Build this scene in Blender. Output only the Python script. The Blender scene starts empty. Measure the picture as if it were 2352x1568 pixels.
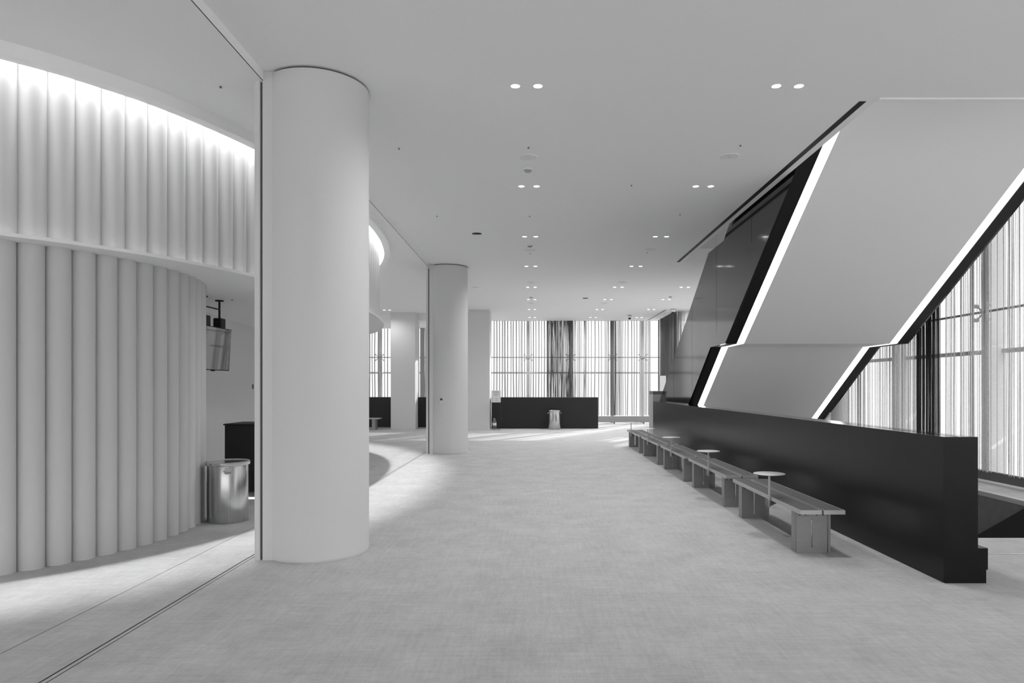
import bpy, bmesh, math, random
from mathutils import Vector, Matrix
random.seed(7)
PI = math.pi
SC = bpy.context.scene
COL = SC.collection

# ------------------------------------------------------------------ helpers
def link(o, parent=None):
    COL.objects.link(o)
    if parent is not None:
        o.parent = parent
    return o

def tag(o, label=None, cat=None, group=None, kind=None):
    if label: o['label'] = label
    if cat: o['category'] = cat
    if group: o['group'] = group
    if kind: o['kind'] = kind
    return o

class MB:
    """collects boxes, prisms, lathes and tubes, then links them as one mesh object"""
    def __init__(self):
        self.bm = bmesh.new()
    def box(self, x0, x1, y0, y1, z0, z1):
        v = [self.bm.verts.new(p) for p in ((x0,y0,z0),(x1,y0,z0),(x1,y1,z0),(x0,y1,z0),(x0,y0,z1),(x1,y0,z1),(x1,y1,z1),(x0,y1,z1))]
        for f in ((3,2,1,0),(4,5,6,7),(0,1,5,4),(1,2,6,5),(2,3,7,6),(3,0,4,7)):
            self.bm.faces.new([v[i] for i in f])
        return self
    def quad(self, a, b, c, d):
        self.bm.faces.new([self.bm.verts.new(p) for p in (a, b, c, d)])
        return self
    def prism(self, pts, axis, a, b):
        """polygon in the plane across axis ('x': pts are (y,z); 'y': (x,z); 'z': (x,y)), from a to b"""
        def P(p, t):
            return {'x': (t, p[0], p[1]), 'y': (p[0], t, p[1]), 'z': (p[0], p[1], t)}[axis]
        va = [self.bm.verts.new(P(p, a)) for p in pts]
        vb = [self.bm.verts.new(P(p, b)) for p in pts]
        n = len(pts)
        self.bm.faces.new(va); self.bm.faces.new(vb[::-1])
        for i in range(n):
            self.bm.faces.new([va[i], vb[i], vb[(i+1) % n], va[(i+1) % n]])
        return self
    def lathe(self, prof, c=(0,0,0), seg=48, a0=0.0, a1=2*PI):
        """profile of (radius, z) turned about the vertical through c"""
        full = abs(a1 - a0 - 2*PI) < 1e-6
        n = seg if full else seg + 1
        rings = []
        for r, z in prof:
            if r < 1e-6:
                rings.append([self.bm.verts.new((c[0], c[1], c[2]+z))])
            else:
                rings.append([self.bm.verts.new((c[0]+r*math.cos(a0+(a1-a0)*k/seg), c[1]+r*math.sin(a0+(a1-a0)*k/seg), c[2]+z)) for k in range(n)])
        for A, B in zip(rings, rings[1:]):
            m = n if full else n - 1
            for k in range(m):
                k2 = (k+1) % n
                if len(A) == 1 and len(B) == 1: continue
                if len(A) == 1: self.bm.faces.new([A[0], B[k], B[k2]])
                elif len(B) == 1: self.bm.faces.new([A[k], A[k2], B[0]])
                else: self.bm.faces.new([A[k], A[k2], B[k2], B[k]])
        return self
    def tube(self, pts, r, seg=8, cap=True):
        pts = [Vector(p) for p in pts]
        rings = []
        for i, p in enumerate(pts):
            t = (pts[min(i+1, len(pts)-1)] - pts[max(i-1, 0)]).normalized()
            u = t.orthogonal().normalized() if i == 0 else (u - t*u.dot(t)).normalized()
            w = t.cross(u)
            rings.append([self.bm.verts.new(p + u*r*math.cos(2*PI*k/seg) + w*r*math.sin(2*PI*k/seg)) for k in range(seg)])
        for A, B in zip(rings, rings[1:]):
            for k in range(seg):
                self.bm.faces.new([A[k], A[(k+1) % seg], B[(k+1) % seg], B[k]])
        if cap:
            self.bm.faces.new(rings[0][::-1]); self.bm.faces.new(rings[-1])
        return self
    def strip(self, lower, upper):
        """wall surface between two equally long point rows"""
        L = [self.bm.verts.new(p) for p in lower]
        U = [self.bm.verts.new(p) for p in upper]
        for i in range(len(L)-1):
            self.bm.faces.new([L[i], L[i+1], U[i+1], U[i]])
        return self
    def build(self, name, mat, parent=None, smooth=False, bevel=0.0, angle=35, recalc=True):
        if recalc:
            bmesh.ops.recalc_face_normals(self.bm, faces=self.bm.faces[:])
        if bevel > 0:
            es = [e for e in self.bm.edges if len(e.link_faces) == 2 and e.calc_face_angle(0) > 0.6]
            bmesh.ops.bevel(self.bm, geom=es, offset=bevel, segments=1, affect='EDGES')
        me = bpy.data.meshes.new(name)
        self.bm.to_mesh(me); self.bm.free()
        if smooth:
            me.polygons.foreach_set('use_smooth', [True]*len(me.polygons))
            me.set_sharp_from_angle(angle=math.radians(angle))
        me.materials.append(mat)
        return link(bpy.data.objects.new(name, me), parent)

def thing(name, label, cat, loc=(0,0,0), rotz=0.0, group=None):
    o = bpy.data.objects.new(name, None)
    o.empty_display_size = 0.1
    link(o)
    o.location = loc; o.rotation_euler = (0, 0, rotz)
    return tag(o, label, cat, group)

def structure(o, label=None, cat=None):
    return tag(o, label, cat, None, 'structure')

def dup(root, loc, label, rotz=None, group=None, skip=()):
    r = root.copy(); COL.objects.link(r)
    r.location = loc
    if rotz is not None: r.rotation_euler = (0, 0, rotz)
    r['label'] = label
    if group: r['group'] = group
    for ch in list(root.children):
        if ch.name.split('.')[0] in skip: continue
        c = ch.copy(); COL.objects.link(c); c.parent = r
        for g in ch.children:
            d = g.copy(); COL.objects.link(d); d.parent = c
    return r

# ------------------------------------------------------------------ materials
def new_mat(name):
    m = bpy.data.materials.new(name); m.use_nodes = True
    nt = m.node_tree
    return m, nt, nt.nodes['Principled BSDF']

def g(v): return (v, v, v, 1)

def plain(name, v, rough=0.6, metal=0.0, noise=0.0, scale=40.0, spec=0.5, bump=0.0, coat=0.0):
    m, nt, b = new_mat(name)
    b.inputs['Roughness'].default_value = rough
    b.inputs['Metallic'].default_value = metal
    b.inputs['Specular IOR Level'].default_value = spec
    b.inputs['Base Color'].default_value = g(v)
    b.inputs['Coat Weight'].default_value = coat
    b.inputs['Coat Roughness'].default_value = 0.12
    geo = nt.nodes.new('ShaderNodeNewGeometry')
    tex = nt.nodes.new('ShaderNodeTexNoise')
    tex.inputs['Scale'].default_value = scale
    tex.inputs['Detail'].default_value = 4
    nt.links.new(geo.outputs['Position'], tex.inputs['Vector'])
    mr = nt.nodes.new('ShaderNodeMapRange')
    mr.inputs['From Min'].default_value = 0.3; mr.inputs['From Max'].default_value = 0.7
    mr.inputs['To Min'].default_value = v*(1-noise); mr.inputs['To Max'].default_value = v*(1+noise)
    nt.links.new(tex.outputs['Fac'], mr.inputs['Value'])
    nt.links.new(mr.outputs['Result'], b.inputs['Base Color'])
    if bump > 0:
        bp = nt.nodes.new('ShaderNodeBump')
        bp.inputs['Strength'].default_value = bump; bp.inputs['Distance'].default_value = 0.002
        nt.links.new(tex.outputs['Fac'], bp.inputs['Height'])
        nt.links.new(bp.outputs['Normal'], b.inputs['Normal'])
    return m

def emit(name, s):
    m = bpy.data.materials.new(name); m.use_nodes = True
    nt = m.node_tree; nt.nodes.clear()
    e = nt.nodes.new('ShaderNodeEmission'); e.inputs['Strength'].default_value = s
    e.inputs['Color'].default_value = (1, 1, 1, 1)
    o = nt.nodes.new('ShaderNodeOutputMaterial')
    nt.links.new(e.outputs[0], o.inputs[0])
    return m

def carpet(name):
    m, nt, b = new_mat(name)
    b.inputs['Roughness'].default_value = 0.95
    b.inputs['Specular IOR Level'].default_value = 0.15
    geo = nt.nodes.new('ShaderNodeNewGeometry')
    def noise(sx, sy, detail, rough=0.6):
        mp = nt.nodes.new('ShaderNodeMapping'); mp.inputs['Scale'].default_value = (sx, sy, 1)
        t = nt.nodes.new('ShaderNodeTexNoise'); t.inputs['Scale'].default_value = 1.0
        t.inputs['Detail'].default_value = detail; t.inputs['Roughness'].default_value = rough
        nt.links.new(geo.outputs['Position'], mp.inputs['Vector'])
        nt.links.new(mp.outputs['Vector'], t.inputs['Vector'])
        return t.outputs['Fac']
    def mix(a, c, f):
        n = nt.nodes.new('ShaderNodeMix'); n.data_type = 'FLOAT'
        n.inputs['Factor'].default_value = f
        nt.links.new(a, n.inputs['A']); nt.links.new(c, n.inputs['B'])
        return n.outputs['Result']
    weave = mix(noise(14, 260, 3), noise(260, 14, 3), 0.5)      # crossing yarns
    band = mix(noise(3, 34, 3), noise(34, 3, 3), 0.5)           # woven tone bands
    blot = noise(2.2, 2.2, 5, 0.7)
    fine = noise(420, 420, 2)
    v = mix(mix(weave, band, 0.42), mix(blot, fine, 0.5), 0.42)
    mr = nt.nodes.new('ShaderNodeMapRange')
    mr.inputs['From Min'].default_value = 0.40; mr.inputs['From Max'].default_value = 0.60
    mr.inputs['To Min'].default_value = 0.345; mr.inputs['To Max'].default_value = 0.575
    nt.links.new(v, mr.inputs['Value'])
    nt.links.new(mr.outputs['Result'], b.inputs['Base Color'])
    bp = nt.nodes.new('ShaderNodeBump')
    bp.inputs['Strength'].default_value = 0.35; bp.inputs['Distance'].default_value = 0.004
    nt.links.new(v, bp.inputs['Height']); nt.links.new(bp.outputs['Normal'], b.inputs['Normal'])
    return m

def brushed(name, v, rough):
    """metal with fine vertical brushing"""
    m, nt, b = new_mat(name)
    b.inputs['Metallic'].default_value = 1.0
    tc = nt.nodes.new('ShaderNodeTexCoord')
    mp = nt.nodes.new('ShaderNodeMapping'); mp.inputs['Scale'].default_value = (220, 220, 0.5)
    t = nt.nodes.new('ShaderNodeTexNoise'); t.inputs['Scale'].default_value = 1.0; t.inputs['Detail'].default_value = 3
    nt.links.new(tc.outputs['Object'], mp.inputs['Vector']); nt.links.new(mp.outputs['Vector'], t.inputs['Vector'])
    mr = nt.nodes.new('ShaderNodeMapRange')
    mr.inputs['To Min'].default_value = v*0.88; mr.inputs['To Max'].default_value = v*1.1
    nt.links.new(t.outputs['Fac'], mr.inputs['Value']); nt.links.new(mr.outputs['Result'], b.inputs['Base Color'])
    m2 = nt.nodes.new('ShaderNodeMapRange')
    m2.inputs['To Min'].default_value = rough*0.7; m2.inputs['To Max'].default_value = rough*1.4
    nt.links.new(t.outputs['Fac'], m2.inputs['Value']); nt.links.new(m2.outputs['Result'], b.inputs['Roughness'])
    return m

def glass_pane(name, tint=0.93):
    m = bpy.data.materials.new(name); m.use_nodes = True
    nt = m.node_tree; nt.nodes.clear()
    tr = nt.nodes.new('ShaderNodeBsdfTransparent'); tr.inputs['Color'].default_value = g(tint)
    gl = nt.nodes.new('ShaderNodeBsdfGlossy'); gl.inputs['Roughness'].default_value = 0.02
    lw = nt.nodes.new('ShaderNodeLayerWeight')
    pw = nt.nodes.new('ShaderNodeMath'); pw.operation = 'POWER'; pw.inputs[1].default_value = 5
    fr = nt.nodes.new('ShaderNodeMath'); fr.operation = 'MULTIPLY_ADD'; fr.inputs[1].default_value = 0.9; fr.inputs[2].default_value = 0.03
    nt.links.new(lw.outputs['Facing'], pw.inputs[0]); nt.links.new(pw.outputs[0], fr.inputs[0])
    mx = nt.nodes.new('ShaderNodeMixShader'); o = nt.nodes.new('ShaderNodeOutputMaterial')
    nt.links.new(fr.outputs[0], mx.inputs[0]); nt.links.new(tr.outputs[0], mx.inputs[1])
    nt.links.new(gl.outputs[0], mx.inputs[2]); nt.links.new(mx.outputs[0], o.inputs[0])
    return m

def strings(name, v):
    m = bpy.data.materials.new(name); m.use_nodes = True
    nt = m.node_tree; nt.nodes.clear()
    d = nt.nodes.new('ShaderNodeBsdfDiffuse'); t = nt.nodes.new('ShaderNodeBsdfTranslucent')
    mx = nt.nodes.new('ShaderNodeMixShader'); mx.inputs[0].default_value = 0.28
    geo = nt.nodes.new('ShaderNodeNewGeometry')
    ns = nt.nodes.new('ShaderNodeTexNoise'); ns.inputs['Scale'].default_value = 25
    mr = nt.nodes.new('ShaderNodeMapRange')
    mr.inputs['To Min'].default_value = v*0.7; mr.inputs['To Max'].default_value = v*1.3
    nt.links.new(geo.outputs['Position'], ns.inputs['Vector']); nt.links.new(ns.outputs['Fac'], mr.inputs['Value'])
    nt.links.new(mr.outputs['Result'], d.inputs['Color']); nt.links.new(mr.outputs['Result'], t.inputs['Color'])
    o = nt.nodes.new('ShaderNodeOutputMaterial')
    nt.links.new(d.outputs[0], mx.inputs[1]); nt.links.new(t.outputs[0], mx.inputs[2]); nt.links.new(mx.outputs[0], o.inputs[0])
    return m

M = dict(
    carpet=carpet('grey heather carpet'),
    ceil=plain('matte ceiling paint', 0.90, 0.9, noise=0.015, scale=120, spec=0.2),
    wall=plain('matte wall plaster', 0.68, 0.9, noise=0.02, scale=90, spec=0.2),
    column=plain('fine plaster column', 0.68, 0.85, noise=0.025, scale=160, spec=0.25, bump=0.05),
    flute=plain('felted flute panel', 0.60, 0.9, noise=0.025, scale=200, spec=0.15),
    soffit=plain('stair soffit paint', 0.92, 0.85, noise=0.015, scale=120, spec=0.2),
    dark=plain('dark bronze satin metal', 0.010, 0.26, noise=0.25, scale=3, spec=0.22),
    lacquer=plain('dark polished metal cladding', 0.007, 0.09, noise=0.2, scale=3, spec=0.56),
    black=plain('black matte board', 0.012, 0.6, noise=0.1, spec=0.3),
    slate=plain('dark grey panel', 0.10, 0.6, noise=0.1, scale=8, spec=0.3),
    counter=plain('black laminate', 0.018, 0.55, noise=0.15, spec=0.35),
    groove=plain('groove shadow gap metal', 0.03, 0.7),
    mid=plain('dull grey metal', 0.12, 0.5),
    channel=plain('brushed channel metal', 0.16, 0.5, metal=0.6),
    steel=plain('bead blasted aluminium', 0.52, 0.42, metal=0.85, noise=0.05, scale=300),
    seat=plain('dark grey seat inlay', 0.075, 0.7, noise=0.12, scale=260),
    legmetal=plain('raw grey steel plate', 0.33, 0.5, metal=0.75, noise=0.04, scale=30),
    can=brushed('brushed stainless steel', 0.58, 0.24),
    canlid=plain('polished stainless lid', 0.66, 0.14, metal=1.0, noise=0.03),
    screen=plain('glossy dark display glass', 0.012, 0.03, spec=1.0),
    plastic_white=plain('white moulded plastic', 0.86, 0.45),
    plastic_grey=plain('grey moulded plastic', 0.40, 0.5),
    smoke_black=plain('tinted dome plastic', 0.02, 0.1),
    sill=plain('grey sill panel', 0.34, 0.6, noise=0.05),
    sill_dark=plain('dark sill panel', 0.09, 0.6, noise=0.05),
    mullion=plain('grey steel mullion', 0.80, 0.5, noise=0.05),
    string=strings('grey string yarn', 0.42),
    string_mid=strings('mid grey string yarn', 0.20),
    string_pale=strings('pale string yarn', 0.75),
    string_dark=strings('dark string yarn', 0.10),
    glass=glass_pane('clear window glass'),
    glass_tint=glass_pane('grey tinted window glass', 0.97),
    facade=plain('pale facade render', 0.85, 0.9, noise=0.03, scale=2),
    paper=plain('printed notice paper', 0.70, 0.6),
    ink=plain('grey print', 0.35, 0.7),
    red=plain('extinguisher enamel', 0.10, 0.3),
    led=emit('led strip diffuser', 5.0),
    led_cove=emit('cove led tape', 22.0),
    led_toe=emit('toe kick led', 2.0),
    lens=emit('downlight lens', 9.0),
)

# ------------------------------------------------------------------ camera
cam_d = bpy.data.cameras.new('camera'); cam = link(bpy.data.objects.new('camera', cam_d))
cam.location = (0, 0, 1.5); cam.rotation_euler = (PI/2, 0, 0)
cam_d.sensor_width = 36; cam_d.sensor_fit = 'HORIZONTAL'; cam_d.lens = 24
cam_d.shift_x = -52/2352; cam_d.shift_y = 104/2352
cam_d.clip_start = 0.05; cam_d.clip_end = 200
SC.camera = cam

# ------------------------------------------------------------------ the outline of the big curved wall
CP = [(-11.0,2.75),(-7.6,3.05),(-5.6,4.05),(-4.15,5.29),(-3.685,5.82),(-3.36,6.36),(-3.01,7.28),(-2.77,8.35),(-2.63,9.5),
      (-2.605,10.69),(-2.69,11.91),(-2.903,13.16),(-3.25,14.3),(-3.727,15.3),(-5.0,17.1),(-7.0,18.9),(-10.0,20.2)]
def spline(P, n=12):
    out = []
    P = [Vector(p) for p in P]
    for i in range(1, len(P)-2):
        p0, p1, p2, p3 = P[i-1:i+3]
        for k in range(n):
            t = k/n
            out.append(0.5*(2*p1 + (p2-p0)*t + (2*p0-5*p1+4*p2-p3)*t*t + (-p0+3*p1-3*p2+p3)*t**3))
    out.append(P[-2].copy())
    return out
C0 = spline(CP)
def offset(P, d):
    out = []
    for i, p in enumerate(P):
        t = (P[min(i+1, len(P)-1)] - P[max(i-1, 0)]).normalized()
        out.append(p + Vector((t.y, -t.x))*d)
    return out
def resample(P, step, phase):
    s = [0.0]
    for a, b in zip(P, P[1:]): s.append(s[-1] + (b-a).length)
    out = []; q = phase; i = 0
    while q < s[-1]:
        while s[i+1] < q: i += 1
        out.append(P[i].lerp(P[i+1], (q-s[i])/(s[i+1]-s[i]))); q += step
    return out
Z_CEIL, Z_LOW, Z_LIP, Z_LEDGE = 4.23, 4.144, 4.04, 2.70

def flutes(grooves, sag, n=8):
    """outline of outward-bulging half-round flutes between groove points"""
    out = []
    for a, b in zip(grooves, grooves[1:]):
        d = b - a; L = d.length; nrm = Vector((d.y, -d.x))/L
        R = (L*L/4 + sag*sag)/(2*sag); half = math.asin(min(1, L/(2*R)))
        for k in range(n):
            th = -half + 2*half*k/n
            out.append(a + d*0.5 + d/L*(R*math.sin(th)) + nrm*(R*math.cos(th) - (R - sag)))
    out.append(grooves[-1])
    return out

def wall_from(outline, z0, z1):
    mb = MB()
    mb.strip([(p.x, p.y, z0) for p in outline], [(p.x, p.y, z1) for p in outline])
    return mb

upper = flutes(resample(offset(C0, -0.15), 0.1985, 0.05), 0.066)
o = wall_from(upper, Z_LEDGE-0.02, 4.355).build('wall_left_upper', M['flute'], smooth=True, angle=25, recalc=False)
structure(o, 'upper curved wall of vertical flutes washed by a light cove', 'fluted wall')
# lower drum
cx_, cy_, R_ = -5.913, 6.994, 2.208
gr = [Vector((cx_ + R_*math.cos(math.radians(-40.2 + 5.1*k)), cy_ + R_*math.sin(math.radians(-40.2 + 5.1*k)))) for k in range(-22, 36)]
low = flutes(gr, 0.092, 14)
o = wall_from(low, 0.0, Z_LEDGE).build('wall_left_lower', M['flute'], smooth=True, angle=25, recalc=False)
structure(o, 'lower drum wall of fat rounded flutes standing on the carpet', 'fluted wall')
# ledge and underside of the upper wall
lb = MB()
inner = [Vector((min(p.x, -2.0) - 9.0, p.y)) for p in C0]
E0 = C0
lb.strip([(p.x, p.y, Z_LEDGE-0.025) for p in E0], [(-12.0, p.y, Z_LEDGE-0.025) for p in E0])
lb.strip([(p.x, p.y, Z_LEDGE-0.025) for p in E0], [(p.x, p.y, Z_LEDGE+0.004) for p in E0])
lb.strip([(p.x, p.y, Z_LEDGE+0.004) for p in E0], [(p.x, p.y, Z_LEDGE+0.004) for p in offset(C0, -0.19)])
o = lb.build('ceiling_soffit', M['ceil'])
structure(o, 'thin projecting ledge and low soffit under the upper fluted wall', 'soffit')
# lip hiding the cove lamp
outl = offset(C0, 0.12)
lp = MB()
lp.strip([(p.x, p.y, Z_LOW) for p in outl], [(p.x, p.y, Z_LIP) for p in outl])
lp.strip([(p.x, p.y, Z_LIP) for p in outl], [(p.x, p.y, Z_LIP) for p in C0])
lp.strip([(p.x, p.y, Z_LIP) for p in C0], [(p.x, p.y, 4.36) for p in C0])
lp.strip([(p.x, p.y, 4.36) for p in C0], [(p.x, p.y, 4.36) for p in offset(C0, -0.24)])
o = lp.build('trim_1', M['ceil'])
structure(o, 'curved ceiling lip hiding the cove light', 'ceiling trim')
a, b = offset(C0, -0.04), offset(C0, -0.08)
tp = MB(); tp.strip([(p.x, p.y, 4.27) for p in a], [(p.x, p.y, 4.27) for p in b])
o = tp.build('cove_light', M['led_cove'], recalc=False)
tag(o, 'curved line of light in the ceiling slot above the fluted wall', 'cove light')

# narrow-beam led modules clipped along the same slot, aimed at the carpet
mods = resample(offset(C0, -0.06), 0.3, 0.15)
for i, p in enumerate(mods):
    q = (mods[min(i+1, len(mods)-1)] - mods[max(i-1, 0)]).normalized()
    ld = bpy.data.lights.new('cove beam', 'AREA'); ld.shape = 'RECTANGLE'; ld.size = 0.3; ld.size_y = 0.03
    ld.energy = 2.4; ld.spread = math.radians(58)
    lo = link(bpy.data.objects.new('cove_beam', ld))
    zz = Vector((-q.y*0.10, q.x*0.10, 1)).normalized()
    t3 = Vector((q.x, q.y, 0))
    xx = (t3 - zz*t3.dot(zz)).normalized(); yy = zz.cross(xx)
    lo.matrix_world = Matrix(((xx.x, yy.x, zz.x, p.x), (xx.y, yy.y, zz.y, p.y), (xx.z, yy.z, zz.z, 4.265), (0, 0, 0, 1)))

# ------------------------------------------------------------------ floor and ceilings
fb = MB()
for x0, x1, y0, y1 in ((-14,3.42,-5.5,28.6),(3.42,7.6,-5.5,6.48),(6.40,7.6,6.48,14.97),(3.42,7.6,14.97,28.6)):
    fb.box(x0, x1, y0, y1, -0.3, 0)
structure(fb.build('floor', M['carpet']), 'pale grey heather carpet floor', 'floor')
cb = MB()
for x0, x1, y0, y1 in ((-2.346,3.26,-5.5,28.4),(3.26,7.6,-5.5,6.526),(3.26,7.6,14.97,28.4)):
    cb.box(x0, x1, y0, y1, Z_CEIL, Z_CEIL+0.3)
structure(cb.build('ceiling', M['ceil']), 'flat matte ceiling over the open hall', 'ceiling')
lc = MB()
lc.box(-14, -2.346, -5.5, outl[0].y, Z_LOW, 4.5)
lc.box(-14, -2.346, outl[-1].y, 28.4, Z_LOW, 4.5)
lc.strip([(p.x, p.y, Z_LOW) for p in outl], [(-2.346, p.y, Z_LOW) for p in outl])
lc.box(-2.40, -2.346, outl[0].y, outl[-1].y, Z_LOW+0.003, 4.5)
structure(lc.build('ceiling_left', M['ceil']), 'slightly lower ceiling beside the fluted wall', 'ceiling')
# sliding-partition track: groove in the ceiling, twin line and seam in the carpet
tb = MB()
for y0, y1 in ((-5, 5.9), (6.75, 15.1), (16.1, 24.1)):
    tb.box(-2.352, -2.3465, y0, y1, Z_LOW-0.0008, Z_LOW+0.01)
structure(tb.build('trim_2', M['groove']), 'thin dark partition track line in the ceiling', 'track')
for nm, x0, x1, lab in (('trim_3', -2.516, -2.506, 'dark partition track line in the carpet'),
                        ('trim_4', -2.478, -2.473, 'thin second track line in the carpet'),
                        ('trim_5', -3.003, -2.999, 'faint carpet seam left of the partition track')):
    structure(MB().box(x0, x1, -5, 24.0, -0.01, 0.0012).build(nm, M['groove'] if nm != 'trim_5' else M['channel']), lab, 'track')
# dark linear slots in the ceiling
sb = MB()
sb.box(3.106, 3.136, 6.53, 14.95, 4.2285, 4.24).box(3.136, 3.142, 6.53, 14.95, 4.2295, 4.24).box(3.142, 3.174, 6.53, 14.95, 4.2285, 4.24)
structure(sb.build('trim_6', M['black']), 'long black linear slot in the ceiling along the stair opening', 'ceiling slot')
sb = MB().box(4.62, 4.68, 24.28, 27.95, 4.2285, 4.24).box(4.62, 7.0, 24.24, 24.29, 4.2285, 4.24)
structure(sb.build('trim_7', M['channel']), 'dark curtain slot in the ceiling near the far corner', 'ceiling slot')
structure(MB().box(3.26, 7.5, 6.45, 6.526, 4.215, 4.24).build('trim_8', M['ceil']), 'pale edge trim at the near side of the stair opening', 'ceiling trim')
# stair shaft above the ceiling opening
ub = MB()
ub.box(3.26, 7.9, 15.0, 15.18, 4.53, 8.2)
structure(ub.build('wall_shaft_back', M['wall']), 'back wall of the stair shaft above the opening', 'wall')
structure(MB().box(3.06, 3.26, 6.4, 15.15, 4.53, 8.2).build('wall_shaft_left', M['wall']), 'left wall of the stair shaft above the opening', 'wall')
structure(MB().box(3.06, 7.9, 6.3, 6.5, 4.53, 8.2).build('wall_shaft_front', M['wall']), 'front wall of the stair shaft above the opening', 'wall')
structure(MB().box(3.0, 7.9, 6.3, 15.2, 8.2, 8.4).build('ceiling_shaft', M['ceil']), 'ceiling of the stair shaft', 'ceiling')
# bulkhead over the far left windows
structure(MB().box(-14, -2.35, 24.7, 28.2, 3.90, 4.16).build('wall_bulkhead', M['ceil']), 'pale bulkhead above the far left windows', 'bulkhead')
# walls out of frame, left
structure(MB().box(-14.2, -14, -5.5, 28.6, 0, 4.5).build('wall_left', M['wall']), 'far left wall of the hall', 'wall')
# wall behind the bar niche, running back from the drum
wb = MB().prism([(-4.86,8.3),(-5.06,8.3),(-6.2,17.0),(-6.0,17.0)], 'z', 0, Z_LEDGE-0.025)
structure(wb.build('wall_niche', M['wall']), 'plain wall behind the screen in the niche', 'wall')

# ------------------------------------------------------------------ columns
def round_column(x, y, name, label, pocket, r=0.451):
    root = thing(name, label, 'column', (x, y, 0)); root['kind'] = 'structure'
    mb = MB().lathe([(r-0.006, 0.0), (r-0.006, 0.012), (r, 0.014), (r, 4.212)], seg=128)
    mb.build('shaft', M['column'], root, smooth=True)
    MB().lathe([(r-0.02, 4.205), (r-0.02, 4.23)], seg=96).build('shadow_gap', M['channel'], root, smooth=True)
    if pocket:
        p = MB()
        p.box(-0.443, -0.398, -0.345, 0.30, 0, 4.212)
        p.box(-0.374, -0.20, -0.345, 0.30, 0, 4.228)
        p.box(-0.398, -0.374, -0.30, 0.30, 0, 4.212)
        p.build('partition_pocket', M['column'], root)
        MB().box(-0.398, -0.374, -0.318, -0.30, 0, 4.21).build('pocket_channel', M['mid'], root, smooth=False)
    return root
round_column(-1.98, 6.25, 'column', 'big round column in front with a partition pocket on its left', True)
round_column(-1.98, 15.59, 'column', 'second round column standing behind the front one', True)
round_column(6.88, 15.75, 'column', 'round column by the right windows behind the stair', False, 0.35)
for x0, x1, lab in ((-5.11, -4.246, 'square white pier at the far left in front of the windows'),
                    (-2.47, -1.60, 'square white pier partly hidden behind the second round column')):
    structure(MB().box(x0, x1, 24.25, 25.15, 0, 4.23).build('pier', M['column']), lab, 'column')
rd = thing('card_reader', 'small card reader with dark window on the second round column', 'card reader', (-2.07, 15.146, 1.2))
MB().box(-0.045, 0.045, -0.012, 0.02, -0.09, 0.075).build('housing', M['column'], rd, bevel=0.004)
MB().box(-0.026, 0.026, -0.016, -0.010, 0.0, 0.045).build('sensor_window', M['smoke_black'], rd)
sw = thing('wall_switch', 'small dark switch on the niche wall beside the column', 'switch', (-5.53, 13.36, 1.505))
MB().box(-0.01, 0.012, -0.05, 0.05, -0.045, 0.045).build('plate', M['slate'], sw)

# ------------------------------------------------------------------ windows: glass, mullions, rails, fittings
def window(name, label, p0, p1, z1, spots, z0=0.0, glass='glass'):
    """point-fixed glass wall from p0 to p1; spots = distances of its mullions"""
    root = thing(name, label, 'window', (p0[0], p0[1], 0), math.atan2(p1[1]-p0[1], p1[0]-p0[0]))
    root['kind'] = 'structure'
    L = math.hypot(p1[0]-p0[0], p1[1]-p0[1])
    ed = [0.0] + list(spots) + [L]
    for a, b in zip(ed, ed[1:]):
        for za, zb in ((z0, 2.705), (2.725, z1)):
            MB().box(a+0.008, b-0.008, -0.01, 0.01, za, zb).build('pane', M[glass], root)
    for s in spots:
        MB().box(s-0.065, s+0.065, 0.06, 0.36, z0, z1).build('mullion', M['mullion'], root)
        f = MB()
        for sx in (-1, 1):
            for sz in (-1, 1):
                f.tube([(s+sx*0.05, 0.05, 2.715+sz*0.02), (s+sx*0.16, 0.03, 2.715+sz*0.11)], 0.014, 6)
                f.tube([(s+sx*0.165, 0.045, 2.715+sz*0.115), (s+sx*0.165, -0.03, 2.715+sz*0.115)], 0.034, 10)
        f.build('spider_fitting', M['mullion'], root)
    MB().box(0, L, -0.012, 0.02, 2.698, 2.732).build('joint_rail', M['sill'], root)
    MB().box(0, L, 0.30, 0.38, 2.05, 2.12).build('rail', M['mullion'], root)
    return root
window('window_1', 'far glass wall behind the string curtains', (-13.9, 28.25), (5.2, 28.25), 4.35,
       [13.9-10.0, 13.9-8.2, 13.9-6.42, 13.9-4.5, 13.9-2.3, 13.9-0.27, 13.9+1.5, 13.9+3.22, 13.9+4.47])
window('window_2', 'short glass return wall at the far right corner', (5.2, 28.25), (5.2, 24.7), 4.35, [1.8])
window('window_3', 'narrow glass wall stepping right behind the stair', (5.2, 24.7), (7.3, 24.7), 4.35, [1.0])
window('window_4', 'long right glass wall beside the stair opening', (7.3, 24.7), (7.3, 1.0), 8.2,
       [2.6, 5.3, 8.0, 10.7, 13.55, 15.2, 18.2, 21.0], glass='glass_tint')
# opaque panels in the far left window bay
structure(MB().box(-4.68, -4.50, 27.9, 28.0, 0.3, 3.9).build('window_panel', M['sill']), 'narrow grey panel between the far columns', 'panel')
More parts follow.
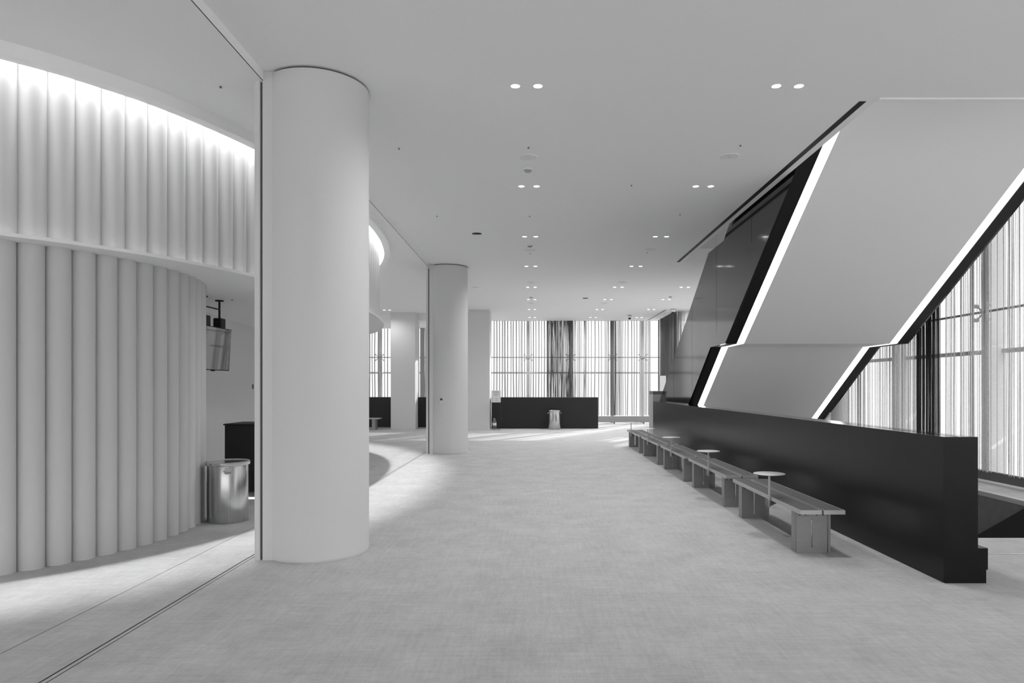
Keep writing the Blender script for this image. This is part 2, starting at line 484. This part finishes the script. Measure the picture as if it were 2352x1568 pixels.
# sills
root = thing('sill_panel', 'long grey sill panel under the far curtains', 'sill', (0, 27.85, 0))
MB().box(-13.5, 5.05, 0, 0.06, 0.05, 0.30).build('board', M['sill'], root)
for x in (-11, -9, -7.3, -5.2, -3.2, -1.2, 0.3, 1.6, 3.25, 4.45, 4.95):
    MB().box(x-0.03, x+0.03, 0.005, 0.055, 0, 0.05).build('foot', M['channel'], root)
root = thing('sill_panel', 'dark sill panel under the right hand curtains', 'sill', (7.06, 0, 0))
MB().box(0, 0.06, 1.2, 24.4, 0.045, 0.185).build('board', M['sill_dark'], root)
for y in (3, 5.5, 8, 9.5, 11.02, 13.5, 16, 18.5, 21, 23.5):
    MB().box(0.005, 0.055, y-0.03, y+0.03, 0, 0.045).build('foot', M['channel'], root)

# unseen pale block, added outside on the right to keep the low sun off
nb_ = thing('sun_screen_block', 'pale facade added outside the right hand curtains to block the sun', 'sun blocker', (14.5, 8.0, -1.0)); nb_['kind'] = 'structure'
MB().box(0, 1.0, -22, 22, 0, 12.0).build('facade', M['facade'], nb_)

# ------------------------------------------------------------------ string curtains
def string_curtain(name, label, p0, p1, z0, z1, bands, mat, depth=0.05, sway=0.012, group=None):
    """bands: (from, to, coverage, string width) along p0-p1; each string a thin four-sided cord that sways a little"""
    d = Vector((p1[0]-p0[0], p1[1]-p0[1])); L = d.length; d /= L
    n = Vector((-d.y, d.x))
    mb = MB()
    zs = [z1, z1*0.75+z0*0.25, (z0+z1)/2, z1*0.28+z0*0.72, z1*0.1+z0*0.9, z0]
    for a, b, cov, w in bands:
        lo, hi = (0.86, 1.14) if w > 0.028 else (0.45, 1.55)   # wide-set strings hang in an even rhythm
        s = a + random.random()*w/max(cov, 0.02)*0.5
        while s < b:
            ww = w*random.uniform(0.75, 1.25) if w > 0.028 else w*random.uniform(0.6, 1.4)
            off = random.uniform(-depth, depth)
            lean = random.gauss(0, sway)
            amp = random.gauss(0, sway*0.6)
            zb = z0 + random.uniform(0, 0.03)
            prev = None
            for i, z in enumerate(zs):
                if i == len(zs)-1: z = zb
                t = (z1 - z)/(z1 - z0)
                u = s + lean*t*t + amp*math.sin(t*5.0)
                c = Vector(p0) + d*u + n*off
                q = [mb.bm.verts.new((c.x+d.x*sx*ww/2+n.x*sy*ww/2, c.y+d.y*sx*ww/2+n.y*sy*ww/2, z)) for sx, sy in ((-1,0),(0,-1),(1,0),(0,1))]
                if prev:
                    for k in range(4):
                        mb.bm.faces.new([prev[k], prev[(k+1) % 4], q[(k+1) % 4], q[k]])
                prev = q
            s += w/max(cov, 0.02)*random.uniform(lo, hi)
    o = mb.build(name, mat, recalc=False)
    return tag(o, label, 'string curtain', group, 'stuff')

def bandset(a, b, lo, hi, covs, w):
    out = []; s = a
    while s < b:
        e = min(b, s + random.uniform(lo, hi))
        out.append((s, e, random.choice(covs), w*random.uniform(0.8, 1.25)))
        s = e
    return out
K = 28.0/1568.0
def X(px): return (px - 1228)*K
yF = 27.95; zb, zt = 0.31, 4.205
def far(label, a, b, bands, mat='string', zt=zt, sway=0.012):
    x0, x1 = X(a), X(b)
    bs = [(X(p)-x0, X(q)-x0, c, w) for p, q, c, w in bands]
    return string_curtain('string_curtain', label, (x0, yF), (x1, yF), zb, zt, bs, M[mat], sway=sway)
far('sparse string curtain at the far left behind the front column', 640, 960, [(640, 960, 0.28, 0.034)], zt=3.88)
far('string curtain seen between the far piers', 966, 1126, [(966, 977, 0.45, 0.02), (979, 1126, 0.2, 0.02)], zt=3.88)
far('sparse pale string curtain above the left half of the black counter', 1127, 1257,
    [(1127, 1209, 0.30, 0.034), (1127, 1209, 0.05, 0.012), (1218, 1257, 0.30, 0.034)])
far('dense dark string curtain above the steel can', 1257, 1317,
    [(1257, 1277, 1.5, 0.016), (1277, 1288, 1.0, 0.016), (1288, 1308, 1.3, 0.016), (1306, 1316, 2.2, 0.016)], 'string_mid', sway=0.02)
far('half open string curtain right of the dense dark curtain', 1317, 1402,
    [(1317, 1332, 0.5, 0.014), (1333, 1341, 0.35, 0.014), (1341, 1347, 0.9, 0.014), (1347, 1402, 0.22, 0.03), (1392, 1400, 0.4, 0.012)])
far('narrow gathered dark string curtain beside the counter end', 1402, 1427,
    [(1402, 1415, 1.5, 0.016), (1417, 1427, 0.7, 0.014)], 'string_mid', sway=0.008)
far('sparse string curtain over the grey sill in the far right corner', 1427, 1506,
    [(1427, 1474, 0.26, 0.032), (1480, 1496, 0.5, 0.024)])
string_curtain('string_curtain', 'dense grey string curtain turning the far right corner', (5.05, 27.85), (5.05, 24.5), zb, 4.2,
               [(0.1, 0.5, 0.35, 0.016), (0.5, 0.62, 0.1, 0.016), (0.62, 2.4, 1.1, 0.016), (2.4, 3.3, 1.9, 0.016)], M['string_mid'])
string_curtain('string_curtain', 'string curtain with bright gaps just left of the stair cladding', (5.05, 24.45), (7.05, 24.45), zb, 4.2,
               [(0.08, 0.2, 1.2, 0.016), (0.2, 0.36, 0.6, 0.016), (0.48, 0.56, 0.3, 0.016), (0.62, 0.95, 0.9, 0.016), (1.0, 2.0, 0.4, 0.016)], M['string'])
# right wall: distance measured from the far end (y = 24.4) towards the front
def right(label, y0, y1, bands, mat='string_pale', zt=7.9, sway=0.010):
    bs = [(y0-a, y0-b, c, w) for a, b, c, w in bands]
    return string_curtain('string_curtain', label, (7.0, y0), (7.0, y1), 0.17, zt, bs, M[mat], sway=sway, depth=0.035)
right('string curtain on the right wall beyond the round column', 24.3, 16.2, [(24.3-a, 24.3-b, c, w) for a, b, c, w in bandset(0, 8.1, 0.1, 0.5, (0.1, 0.2, 0.35), 0.010)], zt=4.2)
right('grey string curtain right of the stair, left of the dark gathered one', 15.4, 12.55,
      [(15.4-a, 15.4-b, c, w) for a, b, c, w in bandset(0, 2.85, 0.05, 0.35, (0.2, 0.35, 0.5, 0.65), 0.008)])
right('dark gathered string curtain on the right wall', 12.52, 11.78, [(12.52, 11.78, 1.3, 0.010), (12.2, 12.0, 0.4, 0.01)], 'string_dark')
right('tall pale string curtain at the right edge beyond the parapet end', 11.75, 5.0,
      [(11.75-a, 11.75-b, c, w) for a, b, c, w in bandset(0, 6.75, 0.05, 0.32, (0.08, 0.18, 0.3, 0.45, 0.65), 0.007)], sway=0.014)

# ------------------------------------------------------------------ black counters at the far end and in the niche
ct = thing('counter', 'long black counter under the far curtains with the steel can before it', 'counter', (0.365, 24.5, 0))
MB().box(-1.915, 1.915, 0, 0.55, 0.02, 1.12).build('body', M['counter'], ct, bevel=0.004)
MB().box(-1.90, 1.90, 0.03, 0.52, 0, 0.02).build('plinth', M['groove'], ct)
ct = thing('counter', 'black counter at the far left behind the grey bench', 'counter', (-5.8, 24.85, 0))
MB().box(-3.2, 3.25, 0, 0.55, 0.03, 1.12).build('body', M['counter'], ct, bevel=0.004)
MB().box(-3.2, 3.25, -0.01, 0.5, 0, 0.03).build('plinth', M['sill'], ct)
ct = thing('bar_counter', 'black bar counter with a lit toe kick in the niche', 'counter', (-3.55, 9.15, 0))
MB().box(-0.605, 0.55, 0, 0.6, 0.09, 0.985).build('body', M['counter'], ct, bevel=0.004)
MB().box(-0.62, 0.56, -0.012, 0.61, 0.985, 1.004).build('worktop', M['counter'], ct, bevel=0.003)
MB().box(-0.60, 0.55, 0.03, 0.57, 0.0, 0.09).build('toe_kick', M['slate'], ct)
MB().box(-0.60, 0.55, -0.02, 0.0, 0.0, 0.022).build('light_strip', M['led_toe'], ct)

# ------------------------------------------------------------------ screen and its ceiling brackets in the niche
tv = thing('wall_screen', 'glossy dark screen hung under the soffit in the niche', 'screen', (-4.25, 9.0, 1.718))
tv_b = MB().box(-0.05, 0.0, -0.50, 0.50, 0.0, 0.575)
scr = tv_b.build('housing', M['black'], tv, bevel=0.004)
p = MB().box(-0.001, 0.002, -0.492, 0.492, 0.012, 0.565).build('display', M['screen'], scr)
MB().box(-0.03, 0.0, 0.02, 0.08, -0.012, 0.0).build('receiver', M['black'], scr)
scr.rotation_euler = (0, math.radians(3.5), 0)
for y, w in ((0.28, 0.07), (-0.18, 0.10)):
    br = MB().box(-0.09, 0.02, y-w, y+w, 0.55, 0.71)
    brk = br.build('bracket', M['black'], tv, bevel=0.01)
    MB().tube([(-0.035, y, 0.70), (-0.035, y, 0.955)], 0.014, 10).build('pole', M['black'], brk)
    MB().lathe([(0, 0.942), (0.055, 0.942), (0.055, 0.957), (0, 0.957)], (-0.035, y, 0), 20).build('ceiling_plate', M['black'], brk)
MB().tube([(-0.035, -0.3, 0.83), (-0.035, 0.28, 0.83)], 0.010, 8).build('cross_bar', M['black'], tv)

# ------------------------------------------------------------------ stainless cans
def make_can(loc, label, rotz):
    root = thing('trash_can', label, 'trash can', loc, rotz)
    MB().lathe([(0, 0), (0.212, 0), (0.215, 0.006), (0.215, 0.63), (0.209, 0.64), (0.209, 0.66)], seg=72).build('body', M['can'], root, smooth=True)
    lid = MB().lathe([(0.216, 0.632), (0.236, 0.634), (0.238, 0.640), (0.238, 0.664), (0.234, 0.669), (0.226, 0.672), (0.220, 0.664), (0.10, 0.660), (0, 0.660)], seg=72).build('lid', M['canlid'], root, smooth=True)
    for s in (-1, 1):
        pl = MB().box(-0.032, 0.032, s*0.209-0.008, s*0.209+0.008, 0.545, 0.610).build('handle_plate', M['canlid'], root, bevel=0.003)
        MB().tube([(-0.042, s*0.216, 0.575), (-0.042, s*0.240, 0.585), (-0.032, s*0.252, 0.560), (0.032, s*0.252, 0.560), (0.042, s*0.240, 0.585), (0.042, s*0.216, 0.575)], 0.006, 8).build('handle', M['canlid'], pl, smooth=True)
    return root
can0 = make_can((-3.44, 7.66, 0), 'stainless steel trash can beside the fluted drum', math.radians(24))
dup(can0, (0.70, 24.1, 0), 'stainless steel trash can in front of the far black counter', math.radians(90))

# ------------------------------------------------------------------ extinguisher on its sign stand
st = thing('sign_stand', 'thin stand with a white printed notice beside the pier', 'sign stand', (-1.34, 23.75, 0))
MB().box(-0.15, 0.15, -0.18, 0.12, 0.0, 0.04).build('base', M['steel'], st, bevel=0.004)
for s in (-1, 1):
    MB().box(s*0.146-0.006, s*0.146+0.006, 0.085, 0.10, 0.04, 1.36).build('post', M['groove'], st)
bd = MB().box(-0.155, 0.155, 0.06, 0.082, 0.955, 1.37).build('notice_board', M['paper'], st)
for z, a, b in ((1.33, -0.09, 0.10), (1.30, -0.10, 0.09), (1.24, -0.10, 0.10), (1.21, -0.08, 0.05), (1.08, -0.02, 0.04), (1.03, -0.05, 0.05)):
    MB().box(a, b, 0.057, 0.061, z-0.006, z+0.006).build('print', M['ink'], bd)
s2 = thing('notice_stand', 'white framed notice on a slim post in the far right corner', 'sign stand', (4.52, 24.0, 0), math.radians(-58))
MB().box(-0.14, 0.14, -0.14, 0.14, 0, 0.012).build('base', M['mid'], s2)
MB().box(-0.012, 0.012, 0.0, 0.024, 0.012, 1.32).build('post', M['mid'], s2)
fr2 = MB().box(-0.17, 0.17, -0.016, 0.0, 1.28, 1.90).build('frame', M['mid'], s2)
MB().box(-0.155, 0.155, -0.019, -0.015, 1.295, 1.885).build('notice', M['paper'], fr2)
ex = thing('fire_extinguisher', 'small fire extinguisher standing on the base of the notice stand', 'fire extinguisher', (-1.39, 23.66, 0.04))
MB().lathe([(0, 0), (0.065, 0), (0.07, 0.01), (0.07, 0.25), (0.06, 0.285), (0.03, 0.305), (0.02, 0.32), (0, 0.32)], seg=28).build('cylinder', M['red'], ex, smooth=True)
MB().lathe([(0.0712, 0.12), (0.0712, 0.215)], seg=28).build('label_band', M['paper'], ex, smooth=True)
MB().box(-0.03, 0.02, -0.012, 0.012, 0.32, 0.345).box(-0.045, 0.03, -0.01, 0.01, 0.352, 0.364).build('valve_handle', M['steel'], ex)
MB().tube([(0.02, 0, 0.33), (0.075, -0.02, 0.30), (0.085, -0.03, 0.18), (0.08, -0.03, 0.06)], 0.009, 8).build('hose', M['black'], ex, smooth=True)

# ------------------------------------------------------------------ parapet
pp = thing('stair_parapet', 'long dark satin metal parapet wall behind the benches', 'parapet', (3.124, 5.227, 0))
mb = MB()
ys = [0.0, 4.61, 8.37, 12.773]
core = MB().box(0.006, 0.255, 0.02, 12.76, 0.0, 1.10).build('core', M['groove'], pp)
for a, b in zip(ys, ys[1:]):
    pnl = MB()
    pnl.box(0, 0.012, a+(0.0015 if a else -0.012), b-0.0015, 0.012, 1.117)
    pnl.build('cladding_panel', M['dark'], pp)
MB().box(0.012, 0.263, -0.012, 0.02, 0.0, 1.117).build('end_panel', M['dark'], pp)
MB().box(0.255, 0.263, 0.02, 12.773, 0.0, 1.09).build('inner_panel', M['wall'], pp)  # unseen face, made pale plaster to bounce light onto the stair soffit
cp = MB()
cp.box(0.2545, 0.263, 0.02, 12.773, 1.09, 1.117).box(0.012, 0.118, 0.02, 12.773, 1.097, 1.117).box(0.142, 0.255, 0.02, 1.5, 1.097, 1.117).box(0.118, 0.142, 0.02, 1.5, 1.097, 1.104).box(0.118, 0.255, 1.5, 12.773, 1.097, 1.117)
cp.build('coping', M['lacquer'], pp)
MB().box(0.263, 0.326, -0.012, 1.2, 0, 0.103).box(0.263, 0.339, -0.012, 1.2, 0.103, 0.267).build('plinth', M['dark'], pp)
nw = thing('newel_block', 'pale steel block at the foot of the stair behind the parapet end', 'newel', (3.126, 18.04, 0))
MB().box(0, 0.5, 0, 0.6, 0, 1.30).build('body', M['sill'], nw)
MB().box(-0.002, 0.502, -0.002, 0.602, 1.30, 1.385).build('cap', M['channel'], nw)

# ------------------------------------------------------------------ stair
stair = thing('staircase', 'wide staircase with pale soffit and two glowing edge strips', 'staircase', (3.3, 18.03, 0))
OX, OY = 3.3, 18.03
low_line = [(16.48, 0.0), (12.81, 2.243), (11.84, 2.2475), (6.55, 5.51)]
top_line = [(6.55, 7.25), (11.92, 4.05), (12.95, 4.04), (18.03, 1.10), (18.03, 0.0), (16.5, 0.0)]
def L(pts): return [(y-OY, z) for y, z in pts]
prof = L(low_line + top_line[:-1])
left = L([(18.03, 1.119), (14.655, 1.119)] + low_line[1:] + top_line[:3] + [(18.03, 1.125)])
MB().prism(left, 'x', 0.0, 0.03).build('side_panel', M['lacquer'], stair)
MB().prism(prof, 'x', 3.156, 3.186).build('side_panel', M['lacquer'], stair)
for y in (16.2, 14.3, 12.4, 10.4, 8.4):
    MB().box(-0.0012, 0.0, y-OY-0.003, y-OY+0.003, max(0.02, 1.117 if y > 14.7 else 2.243 + (12.81-y)*0.6), (1.10 + (18.03-y)*0.58)-0.05).build('panel_seam', M['groove'], stair)
def under(x0, x1, dz, name, mat, line=None):
    line = line or low_line
    pts = L(line) + [(y, z+0.05) for y, z in L(line)[::-1]]
    pts = [(y, z+dz) for y, z in pts]
    return MB().prism(pts, 'x', x0, x1).build(name, mat, stair)
under(0.03, 0.196, 0.0, 'edge_band', M['black'])
under(2.99, 3.156, 0.0, 'edge_band', M['black'])
under(0.196, 0.203, -0.004, 'edge_lip', M['channel'])
under(2.983, 2.99, -0.004, 'edge_lip', M['channel'])
under(0.203, 0.33, 0.004, 'light_strip', M['led'])
under(2.858, 2.983, 0.004, 'light_strip', M['led'])
under(0.33, 2.858, 0.0, 'soffit', M['soffit'])
stp = []
n = 0; y, z = 17.6, 0.0
pts = [(17.6, 0.0)]
while y > 7.0:
    if abs(y - 12.85) < 0.16 and n == 0:
        y -= 1.0; n = 1; pts.append((y, z)); continue
    z += 0.172; pts.append((y, z)); y -= 0.29; pts.append((y, z))
pts += [(6.7, z), (6.7, z-0.25)]
body = L(pts) + L([(11.84, 2.46), (12.81, 2.44), (16.7, 0.06), (16.7, 0.0)])
MB().prism(body, 'x', 0.095, 3.156).build('steps', M['slate'], stair)
MB().prism(L([(14.94, 0.0), (14.94, 0.94), (16.47, 0.0)]), 'x', 3.15, 3.186).build('spandrel', M['wall'], stair)

# stair going down inside the floor opening
vd = thing('down_stair', 'black balustrade and flight going down beside the parapet', 'staircase', (3.46, 6.48, -2.9))
MB().prism([(0, 4.16), (0.02, 4.16), (6.9, 0.14), (6.9, 0.0), (0.4, 0.0), (0.0, 2.9)], 'x', 2.82, 2.90).build('balustrade', M['black'], vd)
pts = [(0.0, 2.9)]; y, z = 0.3, 2.9
pts.append((y, z))
while z > 0.3:
    z -= 0.17; pts.append((y, z)); y += 0.29; pts.append((y, z))
pts += [(y, 0.0), (0.0, 0.0)]
MB().prism(pts, 'x', 0.0, 2.82).build('steps', M['carpet'], vd)
structure(MB().box(6.38, 6.42, 6.48, 14.97, -3.0, -0.012).build('wall_void_right', M['slate']), 'dark grey wall of the floor opening', 'wall')
structure(MB().box(3.42, 3.45, 6.48, 14.97, -3.0, -0.012).build('wall_void_left', M['wall']), 'left wall of the floor opening', 'wall')  # pale finish made up to throw light up at the soffit
structure(MB().box(3.4, 6.42, 14.95, 15.0, -3.0, 0.0).build('wall_void_back', M['slate']), 'far wall of the floor opening', 'wall')
structure(MB().box(3.4, 6.42, 6.4, 15.0, -3.1, -3.0).build('floor_lower', M['carpet']), 'landing floor below the opening', 'floor')
structure(MB().box(6.372, 6.47, 6.48, 14.97, -0.05, 0.012).build('trim_9', M['steel']), 'bright metal edge of the floor opening', 'floor trim')
structure(MB().box(3.43, 6.4, 6.115, 6.13, -0.01, 0.004).build('trim_10', M['canlid']), 'thin metal strip in the carpet before the stair', 'floor trim')

# ------------------------------------------------------------------ benches with clamped side tables
def make_bench(label, loc, post_y):
    b = thing('bench', label, 'bench', loc, 0, 'aluminium benches along the parapet')
    for x0, x1 in ((0.0, 0.190), (0.206, 0.397)):
        fr = MB()
        fr.box(x0, x1, 0, 0.012, 0.374, 0.41).box(x0, x1, 2.038, 2.05, 0.374, 0.41)
        fr.box(x0, x0+0.008, 0.012, 2.038, 0.374, 0.41).box(x1-0.008, x1, 0.012, 2.038, 0.374, 0.41)
        fr.box(x0+0.008, x1-0.008, 0.012, 2.038, 0.374, 0.38)
        pl = fr.build('seat_plank', M['steel'], b)
        MB().box(x0+0.008, x1-0.008, 0.012, 2.038, 0.38, 0.407).build('seat_inlay', M['seat'], pl)
    for y in (0.15, 1.77):
        l = MB()
        l.box(0.022, 0.158, y, y+0.008, 0, 0.374).box(0.168, 0.300, y, y+0.008, 0, 0.374)
        l.box(0.158, 0.168, y, y+0.008, 0, 0.048).box(0.158, 0.168, y, y+0.008, 0.305, 0.374)
        l.box(0.022, 0.030, y-0.004, y+0.12, 0, 0.374)
        l.box(0.296, 0.318, y+0.09, y+0.10, 0, 0.374)
        l.box(0.312, 0.332, y, y+0.10, 0, 0.374)
        lg = l.build('leg', M['legmetal'], b)
        for x in (0.055, 0.105, 0.205, 0.262):
            MB().prism([(x+0.006*math.cos(k*PI/4), 0.343+0.006*math.sin(k*PI/4)) for k in range(8)], 'y', y-0.004, y+0.002).build('bolt', M['groove'], lg)
    py = post_y
    if post_y is not None:
        po = MB().box(-0.022, -0.004, py-0.009, py+0.009, 0.305, 0.634).build('table_post', M['steel'], b, bevel=0.002)
        MB().lathe([(0, 0.632), (0.146, 0.632), (0.152, 0.635), (0.152, 0.640), (0.149, 0.642), (0, 0.642)], (-0.013, py, 0), 56).build('tabletop', M['steel'], po, smooth=True)
        MB().prism([(-0.022, 0.31), (0.10, 0.362), (0.10, 0.374), (-0.004, 0.374), (-0.022, 0.374)], 'y', py-0.006, py+0.10).build('clamp', M['channel'], po)
    return b
BX = 2.343
rows = [(6.02, 6.78, 'grey aluminium bench nearest the camera with a round side table'),
        (8.36, 9.156, 'second grey bench from the front with a round side table'),
        (10.66, 11.65, 'third grey bench, in the middle of the row along the parapet'),
        (12.98, 14.05, 'fourth grey bench from the front along the parapet'),
        (15.28, 16.5, 'farthest grey bench of the row, at the parapet end')]
b0 = make_bench(rows[0][2], (BX, rows[0][0], 0), rows[0][1]-rows[0][0])
for y0, py, lab in rows[1:]:
    nbn = dup(b0, (BX, y0, 0), lab)
    for ch in nbn.children:
        if ch.name.startswith('table_post'):
            ch.location.y += (py - y0) - (rows[0][1]-rows[0][0])
dup(b0, (-5.4, 23.75, 0), 'grey bench in front of the far left black counter', PI/2, 'bench by the far left counter', skip=('table_post',))

# ------------------------------------------------------------------ ceiling fittings
ORD = ['nearest', 'second', 'third', 'fourth', 'fifth', 'sixth', 'seventh', 'farthest']
dl0 = None
SPOT = bpy.data.lights.new('downlight beam', 'SPOT')
SPOT.energy = 63; SPOT.spot_size = math.radians(158); SPOT.spot_blend = 1.0; SPOT.shadow_soft_size = 0.04
DIM = SPOT.copy(); DIM.energy = 26
def downlight(x, y, label, group, z=Z_CEIL):
    global dl0
    if dl0 is None:
        dl0 = thing('downlight', label, 'downlight', (x, y, z), 0, group)
        MB().lathe([(0.041, -0.0025), (0.047, -0.0025), (0.0485, 0.001)], seg=36).build('rim', M['plastic_white'], dl0, smooth=True)
        MB().lathe([(0, -0.0015), (0.041, -0.0015)], seg=36).build('lens', M['lens'], dl0)
        d = dl0
    else:
        d = dup(dl0, (x, y, z), label, None, group)
    s = link(bpy.data.objects.new('beam', SPOT if z == Z_CEIL else DIM)); s.location = (x, y, z-0.03)
    return d
for xs, row, grp, ysel in (((-0.175, 0.03), 'row over the open carpet', 'downlights over the open carpet', range(8)),
                           ((2.195, 2.40), 'row over the benches', 'downlights over the benches', range(8)),
                           ((4.02, 4.215), 'short row beside the stair', 'downlights beside the stair', range(4, 8))):
    YS = [6.2, 9.3, 12.42, 15.47, 18.72, 21.37, 24.1, 26.87]
    for i, k in enumerate(ysel):
        nm = ORD[k] if len(ysel) == 8 else ['nearest', 'second', 'third', 'farthest'][i]
        for x, side in zip(xs, ('left', 'right')):
            dx = -0.02*max(0, min(1, (YS[k]-6)/16)) if xs[0] < 0 else 0
            downlight(x + dx, YS[k], '%s lamp of the %s downlight pair in the %s' % (side, nm, row), grp)
for x, side in ((-5.19, 'left'), (-5.0, 'right')):
    downlight(x, 23.55, '%s lamp of the downlight pair above the far left pier' % side, 'downlights at the far left', Z_LOW)

sp0 = None
for x, y, lab in ((-0.08, 8.12, 'nearest round ceiling speaker, left of centre'), (2.307, 8.09, 'nearest round ceiling speaker above the front bench'),
                  (-0.09, 13.62, 'second ceiling speaker over the open carpet'), (2.29, 13.55, 'second ceiling speaker over the benches'),
                  (-0.09, 17.84, 'third ceiling speaker over the open carpet'), (2.30, 17.84, 'third ceiling speaker over the benches'),
                  (-0.10, 22.3, 'farthest ceiling speaker over the open carpet'), (2.27, 22.3, 'farthest ceiling speaker over the benches'),
                  (-1.61, 18.7, 'ceiling speaker right of the second round column')):
    if sp0 is None:
        sp0 = thing('ceiling_speaker', lab, 'speaker', (x, y, Z_CEIL), 0, 'round ceiling speakers')
        MB().lathe([(0, -0.004), (0.104, -0.004), (0.106, 0.001)], seg=48).build('grille', M['plastic_grey'], sp0, smooth=True).active_material = plain('speaker cloth', 0.80, 0.9)
        MB().lathe([(0.105, -0.004), (0.108, -0.008), (0.115, -0.008), (0.118, 0.0)], seg=48).build('rim', M['plastic_white'], sp0, smooth=True)
        MB().lathe([(0, -0.008), (0.006, -0.006), (0.007, -0.003)], seg=12).build('badge', M['channel'], sp0)
    else:
        dup(sp0, (x, y, Z_CEIL), lab)
sk0 = None
for x, y, lab in ((-0.085, 8.56, 'nearest smoke detector behind the ceiling speaker'), (-0.09, 13.17, 'second smoke detector over the open carpet'),
                  (-0.105, 20.7, 'farthest smoke detector over the open carpet'), (4.1, 20.6, 'smoke detector near the stair')):
    if sk0 is None:
        sk0 = thing('smoke_detector', lab, 'smoke detector', (x, y, Z_CEIL), 0, 'smoke detectors')
        MB().lathe([(0.055, 0.0), (0.055, -0.012), (0.050, -0.016)], seg=32).build('base', M['plastic_white'], sk0, smooth=True)
        MB().lathe([(0.046, -0.014), (0.042, -0.032), (0.026, -0.042), (0, -0.044)], seg=32).build('sensor_head', M['plastic_grey'], sk0, smooth=True)
    else:
        dup(sk0, (x, y, Z_CEIL), lab)
sh0 = None
for x, y, z, lab in ((-0.07, 7.77, Z_CEIL, 'nearest sprinkler head over the open carpet'), (2.32, 7.7, Z_CEIL, 'nearest sprinkler head above the front bench'),
                     (-0.08, 10.9, Z_CEIL, 'second sprinkler head over the open carpet'), (2.30, 10.8, Z_CEIL, 'second sprinkler head over the benches'),
                     (-0.10, 13.94, Z_CEIL, 'third sprinkler head over the open carpet'), (2.29, 13.85, Z_CEIL, 'third sprinkler head over the benches'),
                     (-1.55, 7.8, Z_CEIL, 'sprinkler head right of the front column top'), (-1.56, 10.9, Z_CEIL, 'sprinkler head between the two round columns'),
                     (1.31, 9.23, Z_CEIL, 'single sprinkler head between the two downlight rows'), (-2.76, 6.0, Z_LOW, 'sprinkler head in the lower ceiling left of the front column'),
                     (-4.06, 9.16, Z_LEDGE-0.025, 'sprinkler head in the niche soffit above the screen')):
    if sh0 is None:
        sh0 = thing('sprinkler_head', lab, 'sprinkler', (x, y, z), 0, 'ceiling sprinkler heads')
        MB().lathe([(0, 0.002), (0.022, 0.002), (0.022, -0.004), (0.012, -0.006)], seg=20).build('rosette', M['plastic_white'], sh0, smooth=True)
        MB().lathe([(0.006, -0.004), (0.006, -0.014), (0.011, -0.016), (0.011, -0.018), (0, -0.018)], seg=14).build('deflector', M['mid'], sh0, smooth=True)
    else:
        dup(sh0, (x, y, z), lab)
hs0 = None
for x, y, lab in ((-1.03, 12.16, 'black half open ceiling fitting right of the front column'), (1.56, 21.0, 'small black ceiling fitting farther back in the middle')):
    if hs0 is None:
        hs0 = thing('ceiling_spotlight', lab, 'spotlight', (x, y, Z_CEIL), 0, 'black ceiling spotlights')
        MB().lathe([(0.085, 0.0), (0.095, -0.006), (0.10, 0.0)], seg=36).build('rim', M['plastic_white'], hs0, smooth=True)
        MB().lathe([(0.084, 0.0), (0.080, -0.018), (0.0, -0.022)], seg=36, a0=-PI, a1=0).build('baffle', M['black'], hs0, smooth=True)
        MB().lathe([(0.084, -0.001), (0.0, -0.001)], seg=36).build('reflector', M['plastic_white'], hs0)
    else:
        dup(hs0, (x, y, Z_CEIL), lab)
cm0 = None
for x, y, lab in ((3.63, 26.1, 'white dome camera on the ceiling before the far curtains'), (4.87, 24.0, 'white dome camera at the corner of the curtain slot')):
    if cm0 is None:
        cm0 = thing('security_camera', lab, 'camera', (x, y, Z_CEIL), 0, 'dome cameras')
        MB().lathe([(0, 0), (0.085, 0), (0.085, -0.014), (0, -0.014)], seg=32).build('mount_plate', M['slate'], cm0)
        MB().lathe([(0.075, -0.014), (0.075, -0.075), (0.062, -0.10)], seg=32).build('housing', M['plastic_white'], cm0, smooth=True)
        MB().lathe([(0.060, -0.098), (0.052, -0.135), (0.032, -0.158), (0, -0.166)], seg=32).build('dome', M['smoke_black'], cm0, smooth=True)
    else:
        dup(cm0, (x, y, Z_CEIL), lab)

# ------------------------------------------------------------------ daylight
SKY = 1.3
w = bpy.data.worlds.new('overcast sky'); SC.world = w; w.use_nodes = True
bg = w.node_tree.nodes['Background']
# overcast sky: three times brighter overhead than at the horizon, pale paving below it
wt = w.node_tree
bg.inputs['Color'].default_value = (1, 1, 1, 1)
wc = wt.nodes.new('ShaderNodeTexCoord'); wx = wt.nodes.new('ShaderNodeSeparateXYZ')
wm = wt.nodes.new('ShaderNodeMapRange')
wm.inputs['From Min'].default_value = 0; wm.inputs['From Max'].default_value = 1
wm.inputs['To Min'].default_value = SKY; wm.inputs['To Max'].default_value = SKY*3.0
wt.links.new(wc.outputs['Generated'], wx.inputs[0]); wt.links.new(wx.outputs['Z'], wm.inputs['Value'])
wt.links.new(wm.outputs['Result'], bg.inputs['Strength'])
sun_d = bpy.data.lights.new('low sun', 'SUN'); sun_d.energy = 7.0; sun_d.angle = math.radians(1.0)
sun = link(bpy.data.objects.new('low sun', sun_d))
dirv = Vector((-0.51, -0.86, -0.39)).normalized()
sun.rotation_euler = dirv.to_track_quat('-Z', 'Y').to_euler()
sun.location = (20, 40, 12)

# ------------------------------------------------------------------ view
SC.view_settings.view_transform = 'Standard'
SC.view_settings.look = 'None'
SC.view_settings.gamma = 1.0
SC.view_settings.use_curve_mapping = False
SC.view_settings.exposure = -0.07
SC.render.film_transparent = False
SC.cycles.use_denoising = True
SC.cycles.max_bounces = 10
SC.cycles.diffuse_bounces = 6
SC.cycles.glossy_bounces = 4
SC.cycles.transparent_max_bounces = 24
SC.cycles.sample_clamp_indirect = 6.0
SC.cycles.caustics_reflective = False
SC.cycles.caustics_refractive = False
